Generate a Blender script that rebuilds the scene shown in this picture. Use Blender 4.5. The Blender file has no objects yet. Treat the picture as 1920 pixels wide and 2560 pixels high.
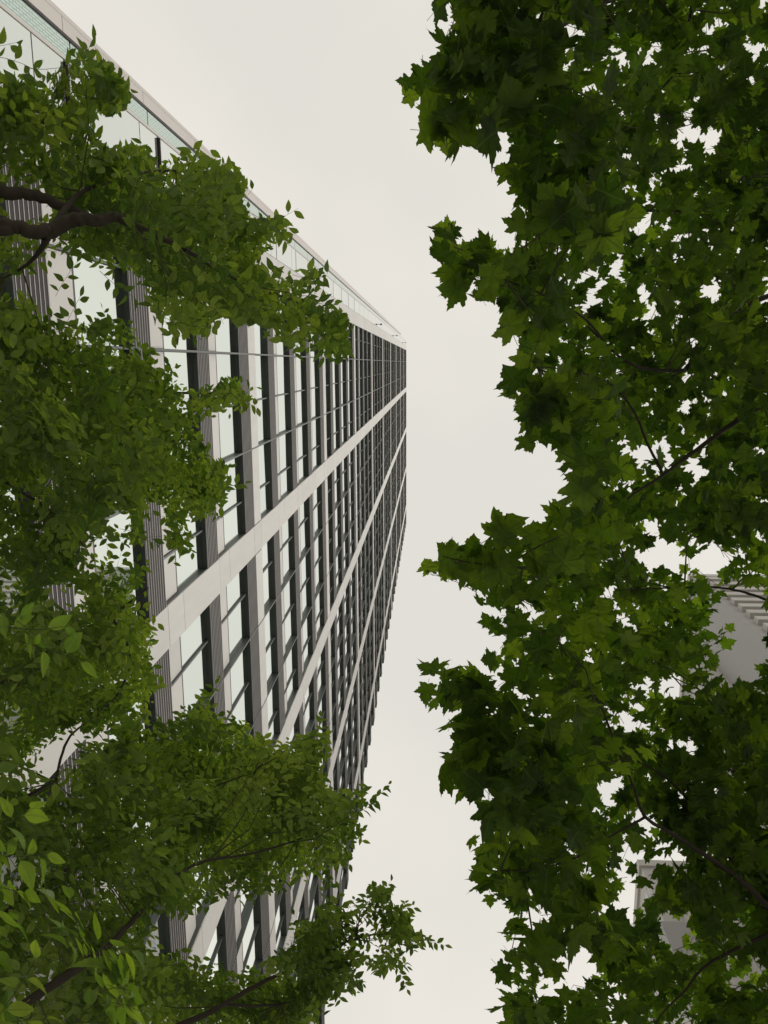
import bpy, bmesh, math, random
import numpy as np
from mathutils import Matrix, Vector

S = bpy.context.scene
COL = S.collection
rnd = random.Random(7)
rng = np.random.default_rng(11)

# ------------------------------------------------------------------ camera
EYE = np.array([0.0, 0.0, 1.6])
# rows: world X, Y, Z axes seen in the camera frame (x right, y down, z forward)
M = np.array([[0.99813375, 0.00621417, -0.06074873],
              [0.00528185, 0.98229515, 0.18726544],
              [0.06083688, -0.18723682, 0.98042911]])
F_PX = 1950.0
cam = bpy.data.cameras.new('camera')
cam.sensor_fit = 'VERTICAL'
cam.sensor_height = 36.0
cam.lens = 36.0 * F_PX / 2560.0
cam.clip_start = 0.05
cam.clip_end = 3000.0
cam_o = bpy.data.objects.new('camera', cam)
COL.objects.link(cam_o)
rt, dn, fw = M[:, 0], M[:, 1], M[:, 2]
cam_o.matrix_world = Matrix(((rt[0], -dn[0], -fw[0], EYE[0]),
                             (rt[1], -dn[1], -fw[1], EYE[1]),
                             (rt[2], -dn[2], -fw[2], EYE[2]),
                             (0, 0, 0, 1)))
S.camera = cam_o

# ------------------------------------------------------------------ light
SUN_EL, SUN_AZ = math.radians(40), math.radians(78)   # azimuth measured from +Y towards +X
world = bpy.data.worlds.new('World')
S.world = world
world.use_nodes = True
wn, wl = world.node_tree.nodes, world.node_tree.links
wn.clear()
w_out = wn.new('ShaderNodeOutputWorld')
w_bg = wn.new('ShaderNodeBackground')
w_bg.inputs['Strength'].default_value = 0.1
sky = wn.new('ShaderNodeTexSky')
sky.sky_type = 'NISHITA'
sky.sun_disc = False
sky.sun_elevation = SUN_EL
sky.sun_rotation = SUN_AZ
tc = wn.new('ShaderNodeTexCoord')
nz = wn.new('ShaderNodeTexNoise')
nz.inputs['Scale'].default_value = 1.7
nz.inputs['Detail'].default_value = 5.0
nz.inputs['Roughness'].default_value = 0.42
cr = wn.new('ShaderNodeValToRGB')
cr.color_ramp.elements[0].position = 0.40
cr.color_ramp.elements[0].color = (0.800, 0.775, 0.708, 1)
cr.color_ramp.elements[1].position = 0.60
cr.color_ramp.elements[1].color = (0.945, 0.895, 0.805, 1)
sc = wn.new('ShaderNodeVectorMath'); sc.operation = 'SCALE'; sc.inputs['Scale'].default_value = 10.0
mx = wn.new('ShaderNodeMix'); mx.data_type = 'RGBA'; mx.inputs['Factor'].default_value = 0.94
wl.new(tc.outputs['Generated'], nz.inputs['Vector'])
wl.new(nz.outputs['Fac'], cr.inputs['Fac'])
wl.new(cr.outputs['Color'], sc.inputs[0])
wl.new(sky.outputs['Color'], mx.inputs['A'])
wl.new(sc.outputs['Vector'], mx.inputs['B'])
wl.new(mx.outputs['Result'], w_bg.inputs['Color'])
wl.new(w_bg.outputs['Background'], w_out.inputs['Surface'])

sun = bpy.data.lights.new('sun', 'SUN')
sun.energy = 1.1
sun.angle = math.radians(14)
sun.color = (1.0, 0.96, 0.9)
sun_o = bpy.data.objects.new('sun', sun)
COL.objects.link(sun_o)
sd = Vector((math.sin(SUN_AZ) * math.cos(SUN_EL), math.cos(SUN_AZ) * math.cos(SUN_EL), math.sin(SUN_EL)))
sun_o.rotation_euler = sd.to_track_quat('Z', 'Y').to_euler()
sun_o.location = sd * 60

S.view_settings.view_transform = 'Standard'
S.view_settings.look = 'None'
S.view_settings.exposure = 0.0
S.view_settings.gamma = 1.0
S.view_settings.use_curve_mapping = False
S.render.engine = 'CYCLES'
S.cycles.max_bounces = 8
S.cycles.diffuse_bounces = 4
S.cycles.transmission_bounces = 6

# ------------------------------------------------------------------ helpers
def link(name, data, parent=None):
    o = bpy.data.objects.new(name, data)
    COL.objects.link(o)
    if parent is not None:
        o.parent = parent
    return o

def thing(name, label, cat, loc=(0, 0, 0), group=None):
    o = link(name, None)
    o.location = loc
    o['label'] = label
    o['category'] = cat
    if group:
        o['group'] = group
    o.empty_display_size = 0.3
    return o

def mat(name, color, rough=0.6, metal=0.0, var=0.0, scale=3.0, detail=4.0, spec=0.5, rand=0.0, bump=0.0, stretch=None):
    m = bpy.data.materials.new(name)
    m.use_nodes = True
    n, l = m.node_tree.nodes, m.node_tree.links
    b = n['Principled BSDF']
    b.inputs['Roughness'].default_value = rough
    b.inputs['Metallic'].default_value = metal
    b.inputs['Specular IOR Level'].default_value = spec
    c = (*color, 1)
    t = n.new('ShaderNodeTexCoord')
    mp = n.new('ShaderNodeMapping')
    if stretch:
        mp.inputs['Scale'].default_value = stretch
    geo = n.new('ShaderNodeNewGeometry')
    l.new(geo.outputs['Position'], mp.inputs['Vector'])
    ns = n.new('ShaderNodeTexNoise')
    ns.inputs['Scale'].default_value = scale
    ns.inputs['Detail'].default_value = detail
    ns.inputs['Roughness'].default_value = 0.6
    l.new(mp.outputs['Vector'], ns.inputs['Vector'])
    oi = n.new('ShaderNodeObjectInfo')
    # value = 1 + var*(noise-0.5)*2 + rand*(random-0.5)*2
    a = n.new('ShaderNodeMath'); a.operation = 'MULTIPLY_ADD'
    a.inputs[1].default_value = 2 * var; a.inputs[2].default_value = 1 - var
    l.new(ns.outputs['Fac'], a.inputs[0])
    r = n.new('ShaderNodeMath'); r.operation = 'MULTIPLY_ADD'
    r.inputs[1].default_value = 2 * rand; r.inputs[2].default_value = -rand
    l.new(oi.outputs['Random'], r.inputs[0])
    s = n.new('ShaderNodeMath'); s.operation = 'ADD'
    l.new(a.outputs[0], s.inputs[0]); l.new(r.outputs[0], s.inputs[1])
    v = n.new('ShaderNodeVectorMath'); v.operation = 'SCALE'
    v.inputs[0].default_value = color
    l.new(s.outputs[0], v.inputs['Scale'])
    l.new(v.outputs['Vector'], b.inputs['Base Color'])
    if bump:
        bp = n.new('ShaderNodeBump')
        bp.inputs['Strength'].default_value = bump
        bp.inputs['Distance'].default_value = 0.02
        l.new(ns.outputs['Fac'], bp.inputs['Height'])
        l.new(bp.outputs['Normal'], b.inputs['Normal'])
    return m

M_PANEL = mat('aluminium_panel', (0.63, 0.615, 0.59), 0.42, 0.0, var=0.13, scale=2.2, detail=7.0, rand=0.045, spec=0.6, stretch=(1, 1.6, 0.22))
M_SILL = mat('sill_panel', (0.63, 0.61, 0.585), 0.42, 0.0, var=0.06, scale=1.1, rand=0.03, spec=0.6)
M_GLASS = mat('reflective_glass', (0.84, 0.915, 0.87), 0.025, 1.0, var=0.02, scale=0.25, rand=0.04)
M_GLASS_SIDE = mat('pale_spandrel_glass', (0.80, 0.84, 0.81), 0.08, 0.85, var=0.03, scale=0.4, rand=0.03)
M_FRAME = mat('dark_frame', (0.035, 0.028, 0.03), 0.4, 0.0)
M_FIN = mat('bronze_fin', (0.072, 0.080, 0.075), 0.42, 0.15, var=0.12, scale=2.0, stretch=(1, 1, 0.2))
M_SOFFIT = mat('soffit_sheet', (0.058, 0.066, 0.064), 0.5, 0.1, var=0.22, scale=1.6, rand=0.1)
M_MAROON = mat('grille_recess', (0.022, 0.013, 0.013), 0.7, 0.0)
M_RIB = mat('grille_rib', (0.56, 0.55, 0.53), 0.45, 0.1, var=0.05)
M_CORE = mat('core_wall', (0.10, 0.10, 0.10), 0.7)
M_RIM = mat('rim_panel', (0.66, 0.62, 0.59), 0.45, 0.0, var=0.06, scale=0.8, rand=0.03, spec=0.55)
M_LAMP = mat('lamp_metal', (0.06, 0.06, 0.065), 0.4, 0.6)
M_BARK = mat('smooth_bark', (0.055, 0.045, 0.034), 0.85, 0.0, var=0.35, scale=14, detail=8, bump=0.6, stretch=(1, 1, 0.4), spec=0.25)
M_PBARK = mat('mottled_bark', (0.036, 0.029, 0.019), 0.85, 0.0, var=0.4, scale=9, detail=6, bump=0.5, spec=0.25)
M_TWIG = mat('twig', (0.075, 0.085, 0.03), 0.8, 0.0, var=0.2, scale=20, spec=0.25)
M_PAVE = mat('pavement', (0.34, 0.33, 0.31), 0.85, 0.0, var=0.15, scale=0.6)
M_CONC = mat('pale_render', (0.37, 0.365, 0.355), 0.8, 0.0, var=0.06, scale=0.12, stretch=(1, 1, 0.3))
M_CREAM = mat('cream_render', (0.50, 0.48, 0.45), 0.75, 0.0, var=0.05, scale=0.2, rand=0.03)
M_BLUEGL = mat('bluish_glass', (0.30, 0.34, 0.36), 0.12, 0.5, var=0.1, scale=0.3, rand=0.1)

# fritted glass: rows of pale dashes printed on mint glass
def frit_material():
    m = bpy.data.materials.new('fritted_glass')
    m.use_nodes = True
    n, l = m.node_tree.nodes, m.node_tree.links
    b = n['Principled BSDF']
    g = n.new('ShaderNodeNewGeometry')
    mp = n.new('ShaderNodeMapping'); mp.inputs['Rotation'].default_value = (0, math.radians(90), 0)
    br = n.new('ShaderNodeTexBrick')
    br.inputs['Scale'].default_value = 1.0
    br.offset = 0.5
    br.inputs['Brick Width'].default_value = 0.16
    br.inputs['Row Height'].default_value = 0.042
    br.inputs['Mortar Size'].default_value = 0.008
    br.inputs['Mortar Smooth'].default_value = 0.3
    br.inputs['Color1'].default_value = (0.66, 0.80, 0.73, 1)
    br.inputs['Color2'].default_value = (0.68, 0.82, 0.75, 1)
    br.inputs['Mortar'].default_value = (0.36, 0.45, 0.42, 1)
    sx = n.new('ShaderNodeSeparateXYZ'); cb = n.new('ShaderNodeCombineXYZ')
    l.new(g.outputs['Position'], sx.inputs[0])
    l.new(sx.outputs['Z'], cb.inputs['X']); l.new(sx.outputs['Y'], cb.inputs['Y'])
    l.new(cb.outputs[0], br.inputs['Vector'])
    l.new(br.outputs['Color'], b.inputs['Base Color'])
    b.inputs['Roughness'].default_value = 0.12
    b.inputs['Metallic'].default_value = 0.55
    return m
M_FRIT = frit_material()

BOX_F = [(0, 2, 3, 1), (4, 5, 7, 6), (0, 1, 5, 4), (2, 6, 7, 3), (0, 4, 6, 2), (1, 3, 7, 5)]
class MB:
    """collects boxes (and tubes) into one mesh"""
    def __init__(s): s.v = []; s.f = []
    def box(s, x0, x1, y0, y1, z0, z1):
        k = len(s.v)
        for x in (x0, x1):
            for y in (y0, y1):
                for z in (z0, z1):
                    s.v.append((x, y, z))
        s.f += [tuple(k + i for i in q) for q in BOX_F]
        return s
    def mesh(s, name, m):
        me = bpy.data.meshes.new(name)
        me.from_pydata(s.v, [], s.f)
        me.materials.append(m)
        return me
    def build(s, name, m, parent=None):
        return link(name, s.mesh(name, m), parent)

CACHE = {}
def box_obj(name, m, parent, x0, x1, y0, y1, z0, z1):
    """a box with its origin at its centre; boxes of one size share mesh data"""
    d = (round(x1 - x0, 4), round(y1 - y0, 4), round(z1 - z0, 4))
    key = (name, m.name, d)
    if key not in CACHE:
        CACHE[key] = MB().box(-d[0] / 2, d[0] / 2, -d[1] / 2, d[1] / 2, -d[2] / 2, d[2] / 2).mesh(name, m)
    o = link(name, CACHE[key], parent)
    o.location = ((x0 + x1) / 2, (y0 + y1) / 2, (z0 + z1) / 2)
    return o

def tube(path, radii, sides=8, wob=0.0, r=rnd):
    """verts, faces of a tapering tube along a polyline"""
    P = [Vector(p) for p in path]
    v, f = [], []
    up = Vector((0.3, 0.2, 1)).normalized()
    for i, p in enumerate(P):
        t = (P[min(i + 1, len(P) - 1)] - P[max(i - 1, 0)]).normalized()
        a = t.cross(up)
        if a.length < 1e-3:
            a = t.cross(Vector((1, 0, 0)))
        a.normalize()
        b = t.cross(a)
        for k in range(sides):
            an = 2 * math.pi * k / sides
            rr = radii[i] * (1 + wob * (r.random() - 0.5))
            v.append(tuple(p + a * (math.cos(an) * rr) + b * (math.sin(an) * rr)))
    for i in range(len(P) - 1):
        for k in range(sides):
            k2 = (k + 1) % sides
            f.append((i * sides + k, i * sides + k2, (i + 1) * sides + k2, (i + 1) * sides + k))
    f.append(tuple(range(sides - 1, -1, -1)))
    f.append(tuple((len(P) - 1) * sides + k for k in range(sides)))
    return v, f

def smooth_path(pts, rad, n=5, r=rnd, jit=0.0):
    """Catmull-Rom refinement of a polyline and its radii"""
    P = [np.array(p, float) for p in pts]
    out, ro = [], []
    for i in range(len(P) - 1):
        p0, p1, p2, p3 = P[max(i - 1, 0)], P[i], P[i + 1], P[min(i + 2, len(P) - 1)]
        for k in range(n):
            t = k / n
            q = 0.5 * ((2 * p1) + (-p0 + p2) * t + (2 * p0 - 5 * p1 + 4 * p2 - p3) * t * t + (-p0 + 3 * p1 - 3 * p2 + p3) * t ** 3)
            rr = rad[i] * (1 - t) + rad[i + 1] * t
            if jit and (i or k):
                q = q + np.array([r.uniform(-1, 1) for _ in range(3)]) * rr * jit
            out.append(q); ro.append(rr)
    out.append(P[-1]); ro.append(rad[-1])
    return out, ro

def tube_obj(name, pts, rad, m, parent, sides=10, n=5, jit=0.25, wob=0.14):
    p, r_ = smooth_path(pts, rad, n, jit=jit)
    v, f = tube(p, r_, sides, wob)
    me = bpy.data.meshes.new(name)
    me.from_pydata(v, [], f)
    me.materials.append(m)
    for q in me.polygons:
        q.use_smooth = True
    return link(name, me, parent)

# ------------------------------------------------------------------ ground
g = MB().box(-600, 600, -600, 600, -0.4, 0.0).build('pavement', M_PAVE)
g['kind'] = 'structure'

# ------------------------------------------------------------------ office tower
# the facade stands 5 m to the left of the eye; heights below are metres above the eye
H0 = EYE[2]
XF, XG = -5.0, -5.125                # front plane of bands and grilles, plane of the glass
FLOOR, SOF0 = 3.66, 2.08
NF = 42
TOP = 153.4 + H0
YB = [(-3.28, -2.45), (4.52, 5.34), (12.19, 13.04), (19.86, 20.71), (27.53, 28.38)]
YC = [(a + b) / 2 for a, b in YB]
YEND = 31.6
tower = thing('office_tower', 'tall pale office tower with ribbed grey spandrels and white vertical bands behind the trees', 'tower', (XF, 12, 0))
Tm = Matrix.Translation(Vector((-XF, -12, 0)))
def tpart(o, parent=tower):
    if parent is tower:
        o.matrix_parent_inverse = Tm
    return o
def sof(k): return SOF0 + FLOOR * k + H0

tpart(MB().box(-32, XG - 0.08, -3.26, YEND - 0.02, 0, TOP - 0.5).build('core_wall', M_CORE, tower))
tpart(MB().box(-32, XG - 0.0, -3.24, YEND - 0.03, TOP - 0.495, TOP - 0.15).build('roof_slab', M_CORE, tower))
# module lines
fins, mulls = [], []
lines = []
for i in range(4):
    a, b = YC[i], YC[i + 1]
    m = (b - a) / 3
    fins += [a + m, a + 2 * m]
    mulls += [a + m * q for q in (0.5, 1.5, 2.5)]
    lines += [a + m * q for q in (0, 0.5, 1, 1.5, 2, 2.5)]
fins.append(YC[4] + 2.56)
mulls += [YC[4] + 1.28]
lines += [YC[4], YC[4] + 1.28, YC[4] + 2.56, YEND + 0.025]
fin_edges = {}
cells = []                               # clear width between the lines
for i in range(len(lines) - 1):
    a, b = lines[i], lines[i + 1]
    ha = 0.415 if any(abs(a - c) < 0.01 for c in YC) else 0.025
    hb = 0.415 if any(abs(b - c) < 0.01 for c in YC) else 0.025
    cells.append((a + ha, b - hb))

NPAR = 30
# vertical white bands with their panels
for bi, (a, b) in enumerate(YB):
    core = MB()
    core.box(XG - 0.07, XF - 0.014, a + 0.006, b - 0.006, 0, TOP - 0.02)
    band = tpart(core.build('pilaster', M_FRAME, tower))
    far = MB()
    for k in range(-1, NF):
        segs = [(sof(k) + 0.92, sof(k) + 1.86), (sof(k) + 1.86, sof(k + 1) + 0.92)]
        for s0, s1 in segs:
            s0 = max(s0, 0.01); s1 = min(s1, TOP)
            if s1 - s0 < 0.1:
                continue
            if 2 <= k < 23:
                o = box_obj('panel', M_PANEL, band, XF - 0.03, XF + (0.0012 if k % 2 else 0), a, b, s0 + 0.007, s1 - 0.007)
            else:
                far.box(XF - 0.03, XF, a, b, s0 + 0.007, s1 - 0.007)
    o = far.build('panel', M_PANEL, band)
    o['kind'] = 'stuff'
    # dark metal cheek that closes the recess on the side of the band
    ck = MB()
    ck.box(XG - 0.06, XF - 0.035, a - 0.004, a + 0.004, 0.01, TOP - 0.03)
    ck.box(XG - 0.06, XF - 0.035, b - 0.004, b + 0.004, 0.01, TOP - 0.03)
    ck.build('reveal', M_FIN, band)

# full-depth fins and shallow mullions
for y in fins:
    f_ = MB()
    f_.box(XG - 0.06, XF + 0.004, y - 0.022, y + 0.022, 0.01, TOP - 1.3)
    tpart(f_.build('fin', M_FIN, tower))
for y in mulls:
    tpart(MB().box(XG - 0.06, XG + 0.05, y - 0.02, y + 0.02, 0.01, TOP - 1.3).build('mullion', M_FIN, tower))

n_pane = n_sill = n_fascia = 0
far_pane, far_sill, far_fascia = MB(), MB(), MB()
bays = []
for i in range(4):
    bays.append((YB[i][1], YB[i + 1][0]))
bays.append((YB[4][1], YEND))
for k in range(-1, NF):
    zs = sof(k)
    if zs + 0.9 > TOP - 0.3:
        break
    flush = (k % 4 == 1)
    z0 = max(zs, 0.02)
    # spandrel: dark recess behind the ribs
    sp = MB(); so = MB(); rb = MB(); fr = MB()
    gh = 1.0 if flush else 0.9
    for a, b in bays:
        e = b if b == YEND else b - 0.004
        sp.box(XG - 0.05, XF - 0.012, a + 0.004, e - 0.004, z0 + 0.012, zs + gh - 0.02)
        so.box(XG - 0.05, XF - 0.010, a + 0.006, e - 0.002, z0 - 0.02, z0 + 0.012)
        nr = 8
        for q in range(nr):
            zz = zs + 0.04 + q * (gh - 0.09) / (nr - 1)
            rb.box(XF - 0.014, XF - 0.006, a + 0.005, e - 0.003, zz, zz + 0.013)
        fr.box(XG - 0.03, XG + 0.006, a + 0.004, e - 0.004, zs + 1.835, zs + 1.885)
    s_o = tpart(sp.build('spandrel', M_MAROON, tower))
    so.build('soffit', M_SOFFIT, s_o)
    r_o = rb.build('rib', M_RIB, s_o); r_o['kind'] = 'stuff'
    tpart(fr.build('window_frame', M_FRAME, tower))
    for ci, (a, b) in enumerate(cells):
        vis = 2 <= k <= 15
        # sill panels in the plane of the glass
        a2, b2 = a + 0.006, b - 0.006
        if vis and n_sill < 300:
            tpart(box_obj('sill_panel', M_SILL, tower, XG - 0.03, XG + 0.004, a2, b2, zs + gh - 0.1, zs + 1.83)); n_sill += 1
        else:
            far_sill.box(XG - 0.03, XG + 0.004, a2, b2, zs + gh - 0.1, zs + 1.83)
        gt = min(zs + FLOOR - 0.03, TOP - 0.6)
        if gt > zs + 2.0:
            if vis and n_pane < 300:
                o = tpart(box_obj('window_pane', M_GLASS, tower, XG - 0.04, XG, a2, b2, zs + 1.89, gt)); n_pane += 1
                o.rotation_euler = (0, rnd.gauss(0, 0.0025), rnd.gauss(0, 0.0025))
            else:
                far_pane.box(XG - 0.04, XG, a2, b2, zs + 1.89, gt)
    if flush:
        # pale fascia flush with the bands, in bay-wide lengths split on the fins
        for a, b in bays:
            cuts = [a + 0.006] + [y for y in fins if a < y < b] + [b - 0.006]
            for c0, c1 in zip(cuts[:-1], cuts[1:]):
                if n_fascia < 120:
                    tpart(box_obj('fascia_panel', M_PANEL, tower, XG - 0.02, XF - 0.0006, c0 + 0.024, c1 - 0.024, zs + gh + 0.01, zs + 1.84)); n_fascia += 1
                else:
                    far_fascia.box(XG - 0.02, XF - 0.0006, c0 + 0.024, c1 - 0.024, zs + gh + 0.01, zs + 1.84)
for nm, mb, mm in (('sill_panel', far_sill, M_SILL), ('window_pane', far_pane, M_GLASS), ('fascia_panel', far_fascia, M_PANEL)):
    if mb.v:
        o = tpart(mb.build(nm, mm, tower)); o['kind'] = 'stuff'
# parapet
tpart(MB().box(XG - 0.06, XF - 0.002, -2.44, YEND, TOP - 1.28, TOP - 0.01).build('parapet', M_PANEL, tower))

# corner strip: clear panels, fritted panels and a pale rim
YA0, YA1, YM, YR = -3.30, -4.10, -4.40, -4.66
TOPB = 151.0 + H0
tpart(MB().box(-30, XF - 0.10, -4.64, -3.3, 0, 126 + H0).build('corner_wall', M_CORE, tower))
tpart(MB().box(-29.9, XF - 0.11, -4.16, -3.31, 126 + H0, TOPB - 0.05).build('corner_wall', M_CORE, tower))
na = 0
far = MB()
k = -1
while sof(k) + 0.2 < TOPB:
    base = sof(k) + 1.9
    for (s0, s1) in ((base, base + 2.72), (base + 2.75, base + FLOOR - 0.06)):
        s0 = max(s0, 0.02); s1 = min(s1, TOPB)
        if s1 - s0 < 0.1: continue
        if na < 60:
            tpart(box_obj('corner_pane', M_GLASS_SIDE, tower, XF - 0.06, XF - 0.02, YA1 + 0.03, YA0 - 0.006, s0, s1)); na += 1
        else:
            far.box(XF - 0.06, XF - 0.02, YA1 + 0.03, YA0 - 0.006, s0, s1)
    tpart(MB().box(XF - 0.09, XF + (0.03 if k < 4 else -0.014), YA1 + 0.05, YA0 - 0.02, base - 0.035, base - 0.005).build('transom', M_FRAME, tower)) if k < 14 else None
    k += 1
o = tpart(far.build('corner_pane', M_GLASS_SIDE, tower)); o['kind'] = 'stuff'
tpart(MB().box(XF - 0.09, XF - 0.005, YA1 - 0.022, YA1 + 0.022, 0.01, TOPB - 0.02).build('corner_bead', M_RIM, tower))
z = 1.15; nb = 0
far = MB()
while z < TOPB - 0.3:
    z1 = min(z + 2.99, TOPB)
    yl = YM + 0.02 if z < 126 + H0 else -4.2
    if nb < 30:
        tpart(box_obj('fritted_pane', M_FRIT, tower, XF - 0.07, XF - 0.03, yl, YA1 - 0.024, z + 0.02, z1 - 0.02)); nb += 1
    else:
        far.box(XF - 0.07, XF - 0.03, yl, YA1 - 0.024, z + 0.02, z1 - 0.02)
    z += 2.99
o = tpart(far.build('fritted_pane', M_GLASS_SIDE, tower)); o['kind'] = 'stuff'
tpart(MB().box(XF - 0.09, XF - 0.012, YM - 0.004, YM + 0.012, 0.01, 126 + H0).build('corner_bead', M_FRAME, tower))
z = 0.9; nr_ = 0; far = MB()
while z < 126 + H0:
    z1 = min(z + 2.99, 126 + H0)
    if nr_ < 30:
        tpart(box_obj('rim_panel', M_RIM, tower, XF - 0.5, XF, YR, YM - 0.02, z + 0.008, z1 - 0.008)); nr_ += 1
    else:
        far.box(XF - 0.5, XF, YR, YM - 0.02, z + 0.008, z1 - 0.008)
    z += 2.99
o = tpart(far.build('rim_panel', M_RIM, tower)); o['kind'] = 'stuff'
tpart(MB().box(XF - 0.5, XF + 0.006, YR - 0.012, YR + 0.05, 0.01, 126 + H0 + 0.02).build('rim_edge', M_RIM, tower))

# lamp arms standing out from the corner strip
for i, (z, x1) in enumerate(((71.66, -4.59), (101.16, -4.48), (135.8, -4.52))):
    lab = ['lowest of the lamp arms standing out from the pale glass strip of the tower',
           'middle lamp arm on the glass strip between the lowest arm and the roof arm',
           'topmost lamp arm, beside the roof end of the tower corner'][i]
    t = thing('lamp_arm', lab, 'lamp', (XF - 0.02, -3.43, z + H0), 'lamp arms on the tower corner')
    L = x1 - XF
    v, f = tube([(0, 0, 0), (L, 0, 0)], [0.022, 0.022], 8)
    me = bpy.data.meshes.new('arm'); me.from_pydata(v, [], f); me.materials.append(M_LAMP); link('arm', me, t)
    bm = bmesh.new(); bmesh.ops.create_cone(bm, cap_ends=True, segments=12, radius1=0.075, radius2=0.075, depth=0.04, matrix=Matrix.Translation((0.02, 0, 0)) @ Matrix.Rotation(math.pi / 2, 4, 'Y'))
    me = bpy.data.meshes.new('base_plate'); bm.to_mesh(me); bm.free(); me.materials.append(M_LAMP); link('base_plate', me, t)
    bm = bmesh.new(); bmesh.ops.create_uvsphere(bm, u_segments=14, v_segments=8, radius=0.09, matrix=Matrix.Translation((L, 0, 0)))
    me = bpy.data.meshes.new('lamp_head'); bm.to_mesh(me); bm.free(); me.materials.append(M_LAMP); link('lamp_head', me, t)

# ------------------------------------------------------------------ buildings on the other side
apt = thing('apartment_tower', 'grey rendered apartment tower with cream balcony bands seen through the right hand leaves', 'building', (45, 37, 0))
Am = Matrix.Translation(Vector((-45, -37, 0)))
def apart(o):
    o.matrix_parent_inverse = Am
    return o
AX, AY, AZ = 45.0, 36.7, 135.0
apart(MB().box(AX, 75, AY, 62, 0, AZ).build('wall', M_CONC, apt))
apart(MB().box(AX - 0.3, 75.3, AY - 0.3, 62.3, AZ, AZ + 1.3).build('parapet', M_CREAM, apt))
apart(MB().box(AX + 6, 66, AY + 6, 58, AZ + 1.3, AZ + 6).build('roof_house', M_CONC, apt))
apart(MB().box(AX - 2.2, AX + 8, 47.5, 57, 0, 124).build('side_wing', M_CREAM, apt))
for zz in np.arange(12, 124, 6):
    apart(MB().box(AX - 2.23, AX - 2.19, 47.45, 57.02, zz, zz + 0.06).build('wing_joint', M_FIN, apt)) if zz > 60 else None
for k in range(8, 44):
    zz = 2 + 3.0 * k
    b_ = apart(MB().box(AX + 1.2, 74, AY - 0.9, AY - 0.002, zz, zz + 1.5).build('balcony', M_CREAM, apt))
    if k >= 26:
        for x in np.arange(AX + 2.0, 72, 4.2):
            apart(box_obj('window', M_BLUEGL, apt, x, x + 2.8, AY - 0.03, AY + 0.01, zz + 1.6, zz + 2.95))

blk = thing('distant_block', 'pale office block with a stepped roofline glimpsed low in the right hand leaves', 'building', (35, 95, 0))
Bm = Matrix.Translation(Vector((-35, -95, 0)))
def bpart(o):
    o.matrix_parent_inverse = Bm
    return o
bpart(MB().box(35, 60, 82, 112, 0, 119.5).build('wall', M_CREAM, blk))
bpart(MB().box(34.6, 60.4, 81.6, 112.4, 119.5, 121).build('parapet', M_CREAM, blk))
bpart(MB().box(33.2, 37, 79.0, 81.8, 0, 103).build('stair_tower', M_CONC, blk))
bpart(MB().box(38, 58, 76, 82, 0, 112).build('front_wing', M_CREAM, blk))
for k in range(20, 39):
    zz = 3 * k
    for y in np.arange(84, 109, 4.5):
        bpart(box_obj('window', M_BLUEGL, blk, 34.96, 35.02, y, y + 2.2, zz + 0.8, zz + 2.3))

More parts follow.
